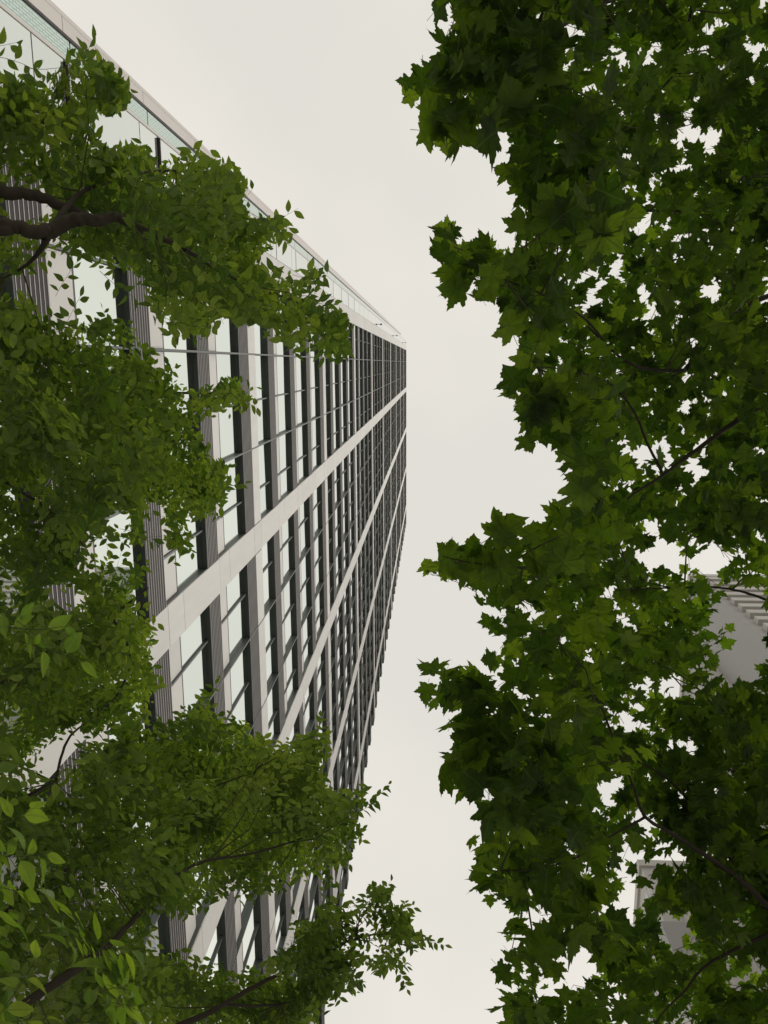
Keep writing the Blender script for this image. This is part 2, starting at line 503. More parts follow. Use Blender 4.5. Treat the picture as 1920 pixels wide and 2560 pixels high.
# ------------------------------------------------------------------ leaves
def leaf_material(name, refl, trans, vein, veins_kind, sheen):
    m = bpy.data.materials.new(name)
    m.use_nodes = True
    n, l = m.node_tree.nodes, m.node_tree.links
    n.clear()
    out = n.new('ShaderNodeOutputMaterial')
    at = n.new('ShaderNodeAttribute'); at.attribute_name = 'tint'
    oi = n.new('ShaderNodeObjectInfo')
    ad = n.new('ShaderNodeMath'); ad.operation = 'ADD'
    sc0 = n.new('ShaderNodeSeparateColor'); l.new(oi.outputs['Color'], sc0.inputs[0])
    l.new(at.outputs['Fac'], ad.inputs[0]); l.new(sc0.outputs[0], ad.inputs[1])
    fr = n.new('ShaderNodeClamp')
    l.new(ad.outputs[0], fr.inputs[0])
    def ramp(cols):
        r = n.new('ShaderNodeValToRGB')
        e = r.color_ramp.elements
        e[0].position = 0.0; e[0].color = (*cols[0], 1)
        e[1].position = 1.0; e[1].color = (*cols[-1], 1)
        for i, c in enumerate(cols[1:-1]):
            x = e.new((i + 1) / (len(cols) - 1)); x.color = (*c, 1)
        l.new(fr.outputs[0], r.inputs['Fac'])
        return r
    rr, tr = ramp(refl), ramp(trans)
    # veins from the leaf's own uv (u across the blade, v from stalk to tip)
    uv = n.new('ShaderNodeUVMap'); uv.uv_map = 'UVMap'
    sx = n.new('ShaderNodeSeparateXYZ'); l.new(uv.outputs['UV'], sx.inputs[0])
    au = n.new('ShaderNodeMath'); au.operation = 'ABSOLUTE'; l.new(sx.outputs['X'], au.inputs[0])
    if veins_kind == 'pinnate':
        s = n.new('ShaderNodeMath'); s.operation = 'MULTIPLY_ADD'; s.inputs[1].default_value = -0.9
        l.new(au.outputs[0], s.inputs[0]); l.new(sx.outputs['Y'], s.inputs[2])
        q = n.new('ShaderNodeMath'); q.operation = 'MULTIPLY'; q.inputs[1].default_value = 9.0
        l.new(s.outputs[0], q.inputs[0])
        fq = n.new('ShaderNodeMath'); fq.operation = 'PINGPONG'; fq.inputs[1].default_value = 0.5
        l.new(q.outputs[0], fq.inputs[0])
        mr = n.new('ShaderNodeMapRange'); mr.inputs['From Min'].default_value = 0.0; mr.inputs['From Max'].default_value = 0.11
        mr.inputs['To Min'].default_value = 0.55; mr.inputs['To Max'].default_value = 0.0
        l.new(fq.outputs[0], mr.inputs['Value'])
    else:
        # palmate: distance in angle to rays from the stalk at 0, 48 and 100 degrees
        a = n.new('ShaderNodeMath'); a.operation = 'ARCTAN2'
        l.new(au.outputs[0], a.inputs[0]); l.new(sx.outputs['Y'], a.inputs[1])
        sn = n.new('ShaderNodeMath'); sn.operation = 'PINGPONG'; sn.inputs[1].default_value = math.radians(25)
        l.new(a.outputs[0], sn.inputs[0])
        mr = n.new('ShaderNodeMapRange'); mr.inputs['From Min'].default_value = 0.0; mr.inputs['From Max'].default_value = 0.05
        mr.inputs['To Min'].default_value = 0.5; mr.inputs['To Max'].default_value = 0.0
        l.new(sn.outputs[0], mr.inputs['Value'])
    mid = n.new('ShaderNodeMapRange'); mid.inputs['From Min'].default_value = 0.0; mid.inputs['From Max'].default_value = 0.035
    mid.inputs['To Min'].default_value = 0.8; mid.inputs['To Max'].default_value = 0.0
    l.new(au.outputs[0], mid.inputs['Value'])
    vm = n.new('ShaderNodeMath'); vm.operation = 'MAXIMUM'
    l.new(mr.outputs[0], vm.inputs[0]); l.new(mid.outputs[0], vm.inputs[1])
    geo = n.new('ShaderNodeNewGeometry')
    nz_ = n.new('ShaderNodeTexNoise'); nz_.inputs['Scale'].default_value = 38.0; nz_.inputs['Detail'].default_value = 3.0
    l.new(geo.outputs['Position'], nz_.inputs['Vector'])
    nm = n.new('ShaderNodeMath'); nm.operation = 'MULTIPLY_ADD'; nm.inputs[1].default_value = 0.7; nm.inputs[2].default_value = 0.65
    l.new(nz_.outputs['Fac'], nm.inputs[0])
    def shade(r, veincol):
        sc_ = n.new('ShaderNodeVectorMath'); sc_.operation = 'SCALE'
        l.new(r.outputs['Color'], sc_.inputs[0]); l.new(nm.outputs[0], sc_.inputs['Scale'])
        mxx = n.new('ShaderNodeMix'); mxx.data_type = 'RGBA'
        l.new(vm.outputs[0], mxx.inputs['Factor']); l.new(sc_.outputs['Vector'], mxx.inputs['A'])
        mxx.inputs['B'].default_value = (*veincol, 1)
        return mxx
    rc = shade(rr, vein[0]); tcx = shade(tr, vein[1])
    df = n.new('ShaderNodeBsdfDiffuse'); l.new(rc.outputs['Result'], df.inputs['Color'])
    tl = n.new('ShaderNodeBsdfTranslucent'); l.new(tcx.outputs['Result'], tl.inputs['Color'])
    s1 = n.new('ShaderNodeAddShader'); l.new(df.outputs[0], s1.inputs[0]); l.new(tl.outputs[0], s1.inputs[1])
    gl = n.new('ShaderNodeBsdfGlossy'); gl.inputs['Roughness'].default_value = 0.45
    gl.inputs['Color'].default_value = (1, 1, 1, 1)
    ms = n.new('ShaderNodeMixShader')
    ms.inputs['Fac'].default_value = sheen; l.new(s1.outputs[0], ms.inputs[1]); l.new(gl.outputs[0], ms.inputs[2])
    l.new(ms.outputs[0], out.inputs['Surface'])
    return m

M_LEAF_L = leaf_material('elm_leaf', [(0.045, 0.078, 0.016), (0.060, 0.098, 0.020), (0.088, 0.13, 0.028), (0.12, 0.16, 0.038)],
                         [(0.034, 0.074, 0.003), (0.072, 0.130, 0.005), (0.145, 0.212, 0.009), (0.21, 0.28, 0.014)],
                         ((0.10, 0.14, 0.04), (0.08, 0.13, 0.014)), 'pinnate', 0.02)
M_LEAF_R = leaf_material('plane_leaf', [(0.016, 0.030, 0.005), (0.021, 0.038, 0.006), (0.028, 0.048, 0.008), (0.036, 0.058, 0.010)],
                         [(0.030, 0.068, 0.002), (0.058, 0.112, 0.003), (0.105, 0.175, 0.005), (0.165, 0.245, 0.008)],
                         ((0.06, 0.085, 0.03), (0.055, 0.10, 0.012)), 'palmate', 0.012)

def elm_template(curl, fold, wid, seed):
    """pointed oval leaf with a folded midrib and toothed margin, 1 long, stalk at the origin"""
    r = random.Random(seed)
    ts = [0.0, 0.09, 0.2, 0.33, 0.47, 0.61, 0.74, 0.86, 1.0]
    v, uv, f = [], [], []
    prof = lambda t: wid * (math.sin(math.pi * min(1, t ** 0.80)) ** 0.95) * (1 - 0.42 * t) * 1.08
    sk = r.uniform(-0.05, 0.05)
    for t in ts:
        v.append((sk * math.sin(math.pi * t), 0.10 + 0.9 * t, -curl * t * t)); uv.append((0, t))
    nm = len(ts)
    L, R = [], []
    for sgn, st in ((-1, L), (1, R)):
        for i, t in enumerate(ts[1:-1]):
            for q in (0, 1):
                tt = t + (0.055 if q else 0)
                w = prof(tt) * (1.0 if q == 0 else 0.93)
                st.append(len(v))
                v.append((sk * math.sin(math.pi * tt) + sgn * w * math.cos(fold), 0.10 + 0.9 * (tt + (0.0 if q else 0.025)), -curl * tt * tt + w * math.sin(fold)))
                uv.append((sgn * w, tt))
    for st, sgn in ((L, -1), (R, 1)):
        seq = st
        for i in range(0, nm - 2):
            a, b = seq[2 * i], seq[2 * i + 1]
            m0, m1 = i + 1, i + 2
            nxt = seq[2 * i + 2] if 2 * i + 2 < len(seq) else None
            tri = [(m0, a, b), (m0, b, m1)]
            if nxt is not None:
                tri.append((m1, b, nxt))
            f += [t if sgn > 0 else t[::-1] for t in tri]
        f.append((0, seq[0], 1) if sgn > 0 else (1, seq[0], 0))
    k = len(v)          # stalk
    v += [(-0.012, 0, 0), (0.012, 0, 0), (0.008, 0.11, 0), (-0.008, 0.11, 0)]
    uv += [(0, 0)] * 4
    f += [(k, k + 1, k + 2), (k, k + 2, k + 3)]
    return np.array(v), np.array(uv), np.array(f)

def elm_simple(curl, fold, wid):
    v = [(0, 0, 0), (0, .45, -curl * .2), (0, 1, -curl)]
    uv = [(0, 0), (0, .5), (0, 1)]
    f = []
    for sgn in (-1, 1):
        k = len(v)
        for t, w in ((.16, .55), (.38, 1.0), (.62, .88), (.84, .42)):
            v.append((sgn * wid * w * math.cos(fold), t, -curl * t * t + wid * w * math.sin(fold))); uv.append((sgn * wid * w, t))
        t_ = [(0, k, k + 1), (0, k + 1, 1), (1, k + 1, k + 2), (1, k + 2, k + 3), (1, k + 3, 2)]
        f += [q if sgn > 0 else q[::-1] for q in t_]
    return np.array(v), np.array(uv), np.array(f)

HALF = [(0.0, 0.0), (0.10, -0.07), (0.22, -0.13), (0.27, -0.07), (0.40, -0.10), (0.52, -0.06), (0.44, 0.01), (0.47, 0.07), (0.38, 0.12),
        (0.40, 0.19), (0.47, 0.21), (0.50, 0.27), (0.58, 0.29), (0.62, 0.36), (0.76, 0.47), (0.60, 0.47), (0.58, 0.54), (0.48, 0.51),
        (0.42, 0.55), (0.37, 0.51), (0.30, 0.56), (0.31, 0.62), (0.38, 0.67), (0.29, 0.72), (0.28, 0.81), (0.18, 0.82), (0.13, 0.93), (0.06, 0.95)]
def plane_template(curl, cup, seed, petiole=0.38, wob=0.03):
    """five-lobed toothed leaf about 1 long, stalk joint at the origin"""
    r = random.Random(seed)
    out = []
    def j(p, s): return (s * p[0] * r.uniform(0.94, 1.06) + r.uniform(-wob, wob) * 0.6, p[1] + r.uniform(-wob, wob))
    right = [j(p, 1) if p[0] > 0 else p for p in HALF]
    left = [j(p, -1) for p in HALF[1:]]
    ring = right + [(r.uniform(-.02, .02), 1.10)] + left[::-1]
    v = [(0, petiole + 0.0, 0.0), (0, petiole + 0.36, 0.012)]
    uv = [(0, 0.001), (0, 0.36)]
    for x, y in ring[1:]:
        d = math.hypot(x, y - 0.3)
        z = -curl * max(0, y) ** 2 * 0.5 - cup * d * d * 0.9 + r.uniform(-0.012, 0.012)
        v.append((x, petiole + y, z)); uv.append((x, y))
    f = []
    n = len(ring) - 1
    for i in range(n - 1):
        f.append((1, 2 + i, 3 + i))
    f.append((1, 0, 2)); f.append((1, 1 + n, 0))
    k = len(v)
    v += [(-0.011, 0, 0), (0.011, 0, 0), (0.009, petiole + .02, 0.0), (-0.009, petiole + .02, 0.0)]
    uv += [(0, 0.01)] * 4
    f += [(k, k + 1, k + 2), (k, k + 2, k + 3)]
    v = np.array(v)
    return v, np.array(uv), np.array(f)

T_ELM = [elm_template(0.22, 0.25, 0.235, 1), elm_template(0.08, 0.12, 0.26, 2), elm_template(0.34, 0.36, 0.21, 3), elm_template(-0.06, 0.2, 0.245, 4)]
T_ELM_S = [elm_simple(0.2, 0.2, 0.235), elm_simple(0.02, 0.1, 0.25), elm_simple(0.3, 0.35, 0.21)]
T_PLANE = [plane_template(0.3, 0.25, 1), plane_template(0.6, 0.1, 2), plane_template(0.1, 0.5, 3), plane_template(0.9, 0.35, 4, 0.3), plane_template(0.35, -0.2, 5, 0.34), plane_template(0.2, 0.7, 6, 0.42), plane_template(0.5, 0.3, 7, 0.36)]

def template_mesh(name, T, m):
    v, uv, f = T
    me = bpy.data.meshes.new(name)
    me.from_pydata(v.tolist(), [], f.tolist())
    ul = me.uv_layers.new(name='UVMap')
    idx = np.array([l.vertex_index for l in me.loops])
    ul.data.foreach_set('uv', uv[idx].astype(np.float32).ravel())
    me.materials.append(m)
    return me

def merged_mesh(name, groups, m):
    """groups: list of (template, frames (n,3,3), origins (n,3), scales (n), tints (n))"""
    V, U, F, TI = [], [], [], []
    off = 0
    for (tv, tu, tf), R, O, sc_, ti in groups:
        n = len(O)
        if n == 0:
            continue
        w = np.einsum('nij,vj->nvi', R, tv) * sc_[:, None, None] + O[:, None, :]
        V.append(w.reshape(-1, 3))
        ff = tf[None] + (np.arange(n) * len(tv))[:, None, None] + off
        F.append(ff.reshape(-1, 3))
        U.append(np.tile(tu[tf.ravel()], (n, 1)))
        TI.append(np.repeat(ti, len(tv)))
        off += n * len(tv)
    V = np.concatenate(V).astype(np.float32); F = np.concatenate(F).astype(np.int32)
    U = np.concatenate(U).astype(np.float32); TI = np.concatenate(TI).astype(np.float32)
    me = bpy.data.meshes.new(name)
    me.vertices.add(len(V)); me.vertices.foreach_set('co', V.ravel())
    me.loops.add(F.size); me.loops.foreach_set('vertex_index', F.ravel())
    me.polygons.add(len(F))
    me.polygons.foreach_set('loop_start', np.arange(0, F.size, 3, dtype=np.int32))
    me.update(calc_edges=True)
    ul = me.uv_layers.new(name='UVMap'); ul.data.foreach_set('uv', U.ravel())
    at = me.attributes.new('tint', 'FLOAT', 'POINT'); at.data.foreach_set('value', TI)
    me.materials.append(m)
    return me

# image of the crowns' outlines as seen from the eye, in the drawing units of a 1659 x 2212 sheet
K = 1920.0 / 1659.0
def place(x, y, z):
    """the point z metres above the eye on the line of sight through sheet point x, y"""
    r = M @ np.array([x * K - 960.0, y * K - 1280.0, F_PX])
    return EYE + r * (z / r[2])
def sheet(P):
    c = (np.asarray(P) - EYE) @ M
    return c[..., 0] / c[..., 2] * F_PX / K + 960 / K, c[..., 1] / c[..., 2] * F_PX / K + 1280 / K
GX0, GY0, GS = -320, -320, 4.0
GW, GH = int((1659 + 640) / GS), int((2212 + 640) / GS)
gxx, gyy = np.meshgrid(GX0 + (np.arange(GW) + .5) * GS, GY0 + (np.arange(GH) + .5) * GS)
def mask(poly):
    x, y = gxx, gyy
    ins = np.zeros(x.shape, bool)
    n = len(poly)
    for i in range(n):
        x0, y0 = poly[i]; x1, y1 = poly[(i + 1) % n]
        if y0 == y1: continue
        c = ((y0 > y) != (y1 > y)) & (x < (x1 - x0) * (y - y0) / (y1 - y0) + x0)
        ins ^= c
    return ins
def holes(m, L):
    for x, y, a, b in L:
        m &= ((gxx - x) / a) ** 2 + ((gyy - y) / b) ** 2 > 1
    return m
def look(m, x, y):
    i = ((np.asarray(x) - GX0) / GS).astype(int); j = ((np.asarray(y) - GY0) / GS).astype(int)
    ok = (i >= 0) & (i < GW) & (j >= 0) & (j < GH)
    return m[np.clip(j, 0, GH - 1), np.clip(i, 0, GW - 1)] & ok
def vnoise(scale, seed):
    r = np.random.default_rng(seed)
    w, h = int(GW * GS / scale) + 3, int(GH * GS / scale) + 3
    lat = r.random((h, w))
    fx = (gxx - GX0) / scale; fy = (gyy - GY0) / scale
    i = fx.astype(int); j = fy.astype(int)
    u = fx - i; v = fy - j
    u = u * u * (3 - 2 * u); v = v * v * (3 - 2 * v)
    return (lat[j, i] * (1 - u) + lat[j, i + 1] * u) * (1 - v) + (lat[j + 1, i] * (1 - u) + lat[j + 1, i + 1] * u) * v
def gval(gr, x, y):
    i = np.clip(((x - GX0) / GS).astype(int), 0, GW - 1); j = np.clip(((y - GY0) / GS).astype(int), 0, GH - 1)
    return gr[j, i]

def unit(v): return v / np.maximum(np.linalg.norm(v, axis=-1, keepdims=True), 1e-9)

class Crown:
    def __init__(s): s.O, s.A, s.N, s.S, s.T = [], [], [], [], []; s.tw = []
    def add(s, o, a, n, sc_, t): s.O.append(o); s.A.append(a); s.N.append(n); s.S.append(sc_); s.T.append(t)

def spray(cr_, base, t, nrm, L, n, size, msk, kind, r, age=0.4):
    """one shoot: a thin bent twig with alternating leaves in the plane across nrm"""
    side = np.cross(nrm, t); side /= np.linalg.norm(side)
    bend = r.uniform(-0.35, 0.35)
    droop = r.uniform(-0.05, 0.25)
    pts = []
    for i in range(5):
        q = i / 4 * L
        pts.append(base + t * q + side * (bend * q * q / max(L, .01)) - np.array([0, 0, droop * q * q / max(L, .01)]))
    got = 0; lastq = 0
    jx, jy = r.gauss(0, 7), r.gauss(0, 7)
    for i in range(n):
        q = L * (0.12 + 0.88 * (i + r.uniform(-.25, .25)) / max(n - 1, 1))
        q = min(max(q, 0), L)
        p = base + t * q + side * (bend * q * q / max(L, .01)) - np.array([0, 0, droop * q * q / max(L, .01)])
        sg = 1 if i % 2 else -1
        ang = math.radians(r.gauss(54, 12)) if i < n - 1 else math.radians(r.gauss(0, 14))
        if kind == 'plane':
            ang = math.radians(r.gauss(62, 22)) if i < n - 1 else math.radians(r.gauss(0, 25))
        a = t * math.cos(ang) + side * (sg * math.sin(ang))
        if kind == 'plane':
            a = a + np.array([0, 0, -abs(r.gauss(0.28, 0.3))]) + 0.2 * np.array([r.gauss(0, 1), r.gauss(0, 1), r.gauss(0, 1)])
            nn = np.array([r.gauss(0, .42), r.gauss(0, .42), 1.0])
        else:
            a = a + np.array([0, 0, -abs(r.gauss(0.12, 0.2))]) + 0.12 * np.array([r.gauss(0, 1), r.gauss(0, 1), r.gauss(0, 1)])
            nn = nrm + np.array([r.gauss(0, .34), r.gauss(0, .34), r.gauss(0, .2)])
        a /= np.linalg.norm(a)
        u = i / max(n - 1, 1)
        sz = size * r.uniform(0.72, 1.12) * (0.72 + 0.5 * math.sin(math.pi * min(1, 0.15 + 0.75 * u)))
        le = 1.35 if kind == 'plane' else 1.0
        mid = p + a * sz * le * (0.85 if kind == 'plane' else 0.7); tip = p + a * sz * le
        X, Y = sheet(mid)
        if not look(msk, X + jx, Y + jy):
            continue
        cr_.add(p, a, nn, sz, min(1, max(0, age + r.gauss(0, .12)))); got += 1; lastq = max(lastq, q)
    if got:
        X, Y = sheet(np.array(pts))
        inside = look(msk, X + jx, Y + jy)
        keep = []
        for i in range(5):
            if i / 4 * L > lastq + L * 0.13:
                break
            if inside[i]:
                keep.append(pts[i])
            elif keep:
                break
        if len(keep) > 1:
            cr_.tw.append((keep, [0.0009 * (2.6 if kind == 'plane' else 1)] * len(keep)))
    return got

def fill(cr_, zone, msk, z0, z1, cover, size, root, kind, seed, n_leaf, L, clump=0.35, hole=None):
    """shoots spread through the part of a crown bounded by zone and by two heights"""
    r = random.Random(seed)
    zm = mask(zone) & msk
    if hole is not None:
        zm &= hole
    jj, ii = np.nonzero(zm)
    if len(jj) == 0: return
    zmean = (z0 + z1) / 2
    lpx = size * F_PX / K / zmean
    lar = lpx * lpx * (0.30 if kind == 'elm' else 0.62)
    want = (1.45 if kind == 'elm' else 1.15) * cover * len(jj) * GS * GS / lar
    ns = vnoise(110, seed + 5); hs = vnoise(170, seed + 9)
    got, tries = 0, 0
    per = 7 if kind == 'elm' else 2
    while got < want and tries < want * 2 + 50:
        q = r.randrange(len(jj))
        x = GX0 + (ii[q] + r.random()) * GS; y = GY0 + (jj[q] + r.random()) * GS
        tries += 1
        if ns[jj[q], ii[q]] < clump * r.random() * 1.6:
            continue
        z = z0 + (z1 - z0) * min(1, max(0, 0.5 * hs[jj[q], ii[q]] + 0.5 * r.random()))
        c = place(x, y, z)
        d = c - root
        az0 = math.atan2(d[1], d[0]) + r.gauss(0, 0.55)
        pit = r.gauss(-0.02, 0.28)
        age = r.betavariate(1.7, 1.6) if kind == 'elm' else r.betavariate(1.5, 2.0)
        # the shoots of one branchlet fan out in one tilted plane
        pn = np.array([r.gauss(0, .38), r.gauss(0, .38), 1.0]); pn /= np.linalg.norm(pn)
        for w_ in range(per):
            az = az0 + r.gauss(0, 0.6)
            t = np.array([math.cos(az), math.sin(az), pit + r.gauss(0, .08)])
            t = t - pn * t.dot(pn) * 0.8; t /= np.linalg.norm(t)
            nrm = pn + np.array([r.gauss(0, .12), r.gauss(0, .12), 0]); nrm -= t * nrm.dot(t); nrm /= np.linalg.norm(nrm)
            l_ = L * r.uniform(0.6, 1.2)
            off = t * l_ * r.uniform(-0.35, 0.5) + np.cross(pn, t) * r.gauss(0, .22) * L + pn * r.gauss(0, .05) * L
            k_ = spray(cr_, c + off - t * l_ * 0.5, t, nrm, l_, max(2, int(n_leaf * r.uniform(.6, 1.2))), size * r.uniform(.85, 1.15), msk if hole is None else (msk & hole), kind, r, age)
            got += k_; tries += 1

def fringe(cr_, msk, z0, z1, n, size, kind, seed, n_leaf, L, zone=None, reach=26):
    """shoots that stand out from the rim of a crown"""
    r = random.Random(seed)
    f = msk.astype(float)
    for _ in range(5):
        f = (f + np.roll(f, 2, 0) + np.roll(f, -2, 0) + np.roll(f, 2, 1) + np.roll(f, -2, 1)) / 5
    gy, gx = np.gradient(f)
    w = int(reach / GS)
    grown = msk.copy()
    for dy in range(-w, w + 1):
        for dx in range(-w, w + 1):
            if dx * dx + dy * dy <= w * w:
                grown |= np.roll(np.roll(msk, dy, 0), dx, 1)
    rim = msk & (f < 0.75) & (gxx > -40) & (gxx < 1700) & (gyy > -40) & (gyy < 2250)
    if zone is not None:
        rim &= mask(zone)
    jj, ii = np.nonzero(rim)
    for _ in range(n):
        q = r.randrange(len(jj))
        g_ = np.array([-gx[jj[q], ii[q]], -gy[jj[q], ii[q]]])
        if np.hypot(*g_) < 1e-4:
            continue
        an = math.atan2(g_[1], g_[0]) + r.gauss(0, .45)
        x, y = gxx[jj[q], ii[q]], gyy[jj[q], ii[q]]
        z = r.uniform(z0, z1)
        a = place(x, y, z); b = place(x + 30 * math.cos(an), y + 30 * math.sin(an), z + r.gauss(0, .02))
        t = unit(b - a)
        nrm = np.array([r.gauss(0, .2), r.gauss(0, .2), 1.0]); nrm -= t * nrm.dot(t); nrm /= np.linalg.norm(nrm)
        l_ = L * r.uniform(.6, 1.2)
        spray(cr_, a - t * l_ * .5, t, nrm, l_, max(2, int(n_leaf * r.uniform(.6, 1.2))), size, grown, kind, r, r.betavariate(1.7, 1.6))

def finish(tree, cr_, kind, m, templates, simple, seed, skel, msk):
    """turn a crown's shoots into leaf parts, the rest of the foliage and the twigs"""
    r = np.random.default_rng(seed)
    O = np.array(cr_.O); A = unit(np.array(cr_.A)); N = np.array(cr_.N); Sz = np.array(cr_.S)
    N = unit(N - A * (N * A).sum(1, keepdims=True))
    Xs = np.cross(A, N)
    R = np.stack([Xs, A, N], axis=2)
    X, Y = sheet(O + A * Sz[:, None] * .6)
    dist = np.linalg.norm(O - EYE, axis=1)
    app = Sz / dist * ((X > 5) & (X < 1654) & (Y > 5) & (Y < 2207))
    order = np.argsort(-app)
    big = order[:300]; rest = order[300:]
    meshes = [template_mesh('leaf', T, m) for T in templates]
    inv = Matrix.Translation(-tree.location)
    for i in big:
        o = link('leaf', meshes[int(r.integers(len(meshes)))], tree)
        s_ = float(Sz[i])
        mw = Matrix([[*(R[i, q] * s_), O[i, q]] for q in range(3)] + [[0, 0, 0, 1]])
        o.matrix_local = inv @ mw
        o.color = (float(cr_.T[i]), 0, 0, 1)
    far = app[rest] < (0.016 if kind == 'elm' else 0)
    groups = []
    ti = np.array(cr_.T)
    for sel, TT in ((rest[~far], templates), (rest[far], simple)):
        if len(sel) == 0: continue
        pick = r.integers(len(TT), size=len(sel))
        for k_, T in enumerate(TT):
            q = sel[pick == k_]
            groups.append((T, R[q], O[q], Sz[q], ti[q]))
    fo = link('foliage', merged_mesh('foliage', groups, m), tree)
    fo.matrix_parent_inverse = inv; fo['kind'] = 'stuff'; fo.color = (0, 0, 0, 1)
    # twigs, each tied back to the nearest limb
    V, Fc = [], []
    rr = random.Random(seed)
    sk = np.array(skel)
    for pts, rad in cr_.tw:
        b = np.array(pts[0])
        d = np.linalg.norm(sk - b, axis=1)
        j = int(d.argmin())
        path, ra = list(pts), list(rad)
        if 0.05 < d[j] < 0.6 and rr.random() < (0.10 if kind == 'elm' else 0.3):
            e = sk[j]
            mid = (b + e) / 2 + np.array([rr.uniform(-1, 1), rr.uniform(-1, 1), rr.uniform(-.6, .6)]) * d[j] * 0.12
            Xq, Yq = sheet(np.array([e, (e + mid) / 2, mid, (mid + b) / 2]))
            if not look(msk, Xq, Yq).all():
                mid = None
            if mid is not None:
                path = [e, mid] + path
            if mid is not None:
                ra = [0.004 if kind == 'elm' else 0.006, 0.0032 if kind == 'elm' else 0.0045] + ra
        ra = [q * (1 - 0.5 * i / len(ra)) for i, q in enumerate(ra)]
        v, f = tube(path, ra, 4)
        k = len(V)
        V += v; Fc += [tuple(k + q for q in ff) for ff in f]
    me = bpy.data.meshes.new('twig'); me.from_pydata(V, [], Fc); me.materials.append(M_TWIG)
    to = link('twig', me, tree); to.matrix_parent_inverse = inv; to['kind'] = 'stuff'
    print(tree.name, 'leaves', len(O), 'twigs', len(cr_.tw))

def limbs(tree, trunk_pts, trunk_rad, branches, m, thin=0.6):
    """trunk and branches; returns points along them"""
    inv = Matrix.Translation(-tree.location)
    o = tube_obj('trunk', trunk_pts, trunk_rad, m, tree, 16, 6, jit=0.12, wob=0.08); o.matrix_parent_inverse = inv
    sk = []
    for pts, rad in branches:
        rad = [q * thin for q in rad]
        o = tube_obj('branch', pts, rad, m, tree, 10, 7, jit=0.22, wob=0.16); o.matrix_parent_inverse = inv
        p, _ = smooth_path(pts, rad, 8)
        sk += [q for q in p]
    return sk
def path(L): return [place(*q) for q in L]

# ---- outlines
E_ = -300; W_ = 1959; NTH = -300; STH = 2512
L1 = [(E_, 150), (0, 165), (60, 160), (110, 175), (135, 125), (180, 105), (228, 128), (268, 165), (285, 215), (262, 248), (205, 252), (195, 300), (240, 300),
      (300, 312), (345, 345), (400, 330), (470, 328), (520, 360), (540, 405), (525, 440), (560, 468), (620, 460), (645, 492), (620, 530), (572, 545),
      (558, 570), (600, 592), (660, 578), (703, 568), (714, 605), (694, 640), (735, 652), (770, 680), (756, 730), (768, 765), (715, 775), (650, 768),
      (600, 744), (585, 712), (530, 706), (515, 690), (475, 690), (465, 724), (430, 744), (380, 734), (345, 702), (312, 640), (290, 600), (235, 575),
      (195, 560), (160, 540), (135, 540), (128, 600), (80, 640), (0, 650), (E_, 650)]
L2 = [(E_, 640), (0, 640), (60, 650), (128, 690), (190, 692), (232, 672), (262, 690), (295, 712), (315, 760), (340, 790), (365, 768), (387, 795), (372, 830),
      (420, 850), (470, 812), (505, 798), (530, 830), (554, 870), (548, 888), (500, 875), (450, 888), (420, 892), (435, 935), (470, 985), (514, 1042),
      (485, 1088), (450, 1128), (425, 1112), (395, 1132), (412, 1192), (375, 1202), (340, 1168), (315, 1182), (300, 1210), (335, 1230), (374, 1265),
      (350, 1290), (312, 1295), (300, 1335), (345, 1332), (354, 1352), (332, 1378), (330, 1430), (356, 1475), (345, 1500), (300, 1530), (250, 1565),
      (200, 1590), (150, 1580), (100, 1600), (60, 1650), (0, 1660), (E_, 1700)]
L3 = [(E_, 1640), (0, 1580), (60, 1620), (95, 1690), (135, 1690), (175, 1610), (230, 1600), (262, 1548), (330, 1528), (380, 1542), (440, 1492), (458, 1540), (530, 1560), (565, 1595),
      (620, 1608), (660, 1598), (706, 1562), (714, 1600), (692, 1650), (697, 1690), (740, 1705), (792, 1700), (812, 1740), (792, 1785), (804, 1795),
      (755, 1835), (762, 1868), (715, 1887), (742, 1905), (720, 1937), (690, 1912), (640, 1898), (600, 1937), (570, 1922), (540, 1947), (480, 1928),
      (440, 1960), (400, 1990), (345, 1960), (320, 2010), (335, 2065), (380, 2052), (440, 2078), (540, 2100), (600, 2070), (635, 1990), (662, 1985),
      (700, 1958), (745, 1948), (780, 1945), (800, 1925), (828, 1900), (852, 1928), (872, 1950), (906, 2000), (948, 2030), (897, 2043), (864, 2062),
      (882, 2112), (830, 2098), (780, 2083), (776, 2110), (768, 2142), (700, 2172), (692, 2192), (650, 2212), (630, STH), (E_, STH)]
R1 = [(W_, NTH), (900, NTH), (930, -60), (945, 0), (960, 42), (936, 62), (946, 92), (926, 122), (905, 150), (855, 156), (858, 200), (834, 245), (870, 268), (890, 255), (918, 275),
      (945, 322), (970, 328), (992, 285), (1030, 322), (1052, 283), (1085, 268), (1110, 282), (1120, 312), (1108, 350), (1070, 368), (1115, 430), (1108, 490),
      (1140, 530), (1100, 552), (1062, 542), (1045, 505), (1000, 488), (945, 470), (928, 510), (955, 542), (918, 570), (945, 622), (980, 602), (1010, 645),
      (1038, 668), (1052, 655), (1085, 672), (1110, 720), (1098, 770), (1125, 790), (1088, 832), (1120, 872), (1108, 905), (1138, 925), (1112, 965),
      (1150, 985), (1185, 962), (1215, 985), (1220, 1020), (1250, 1042), (1235, 1080), (1300, 1140), (W_, 1180)]
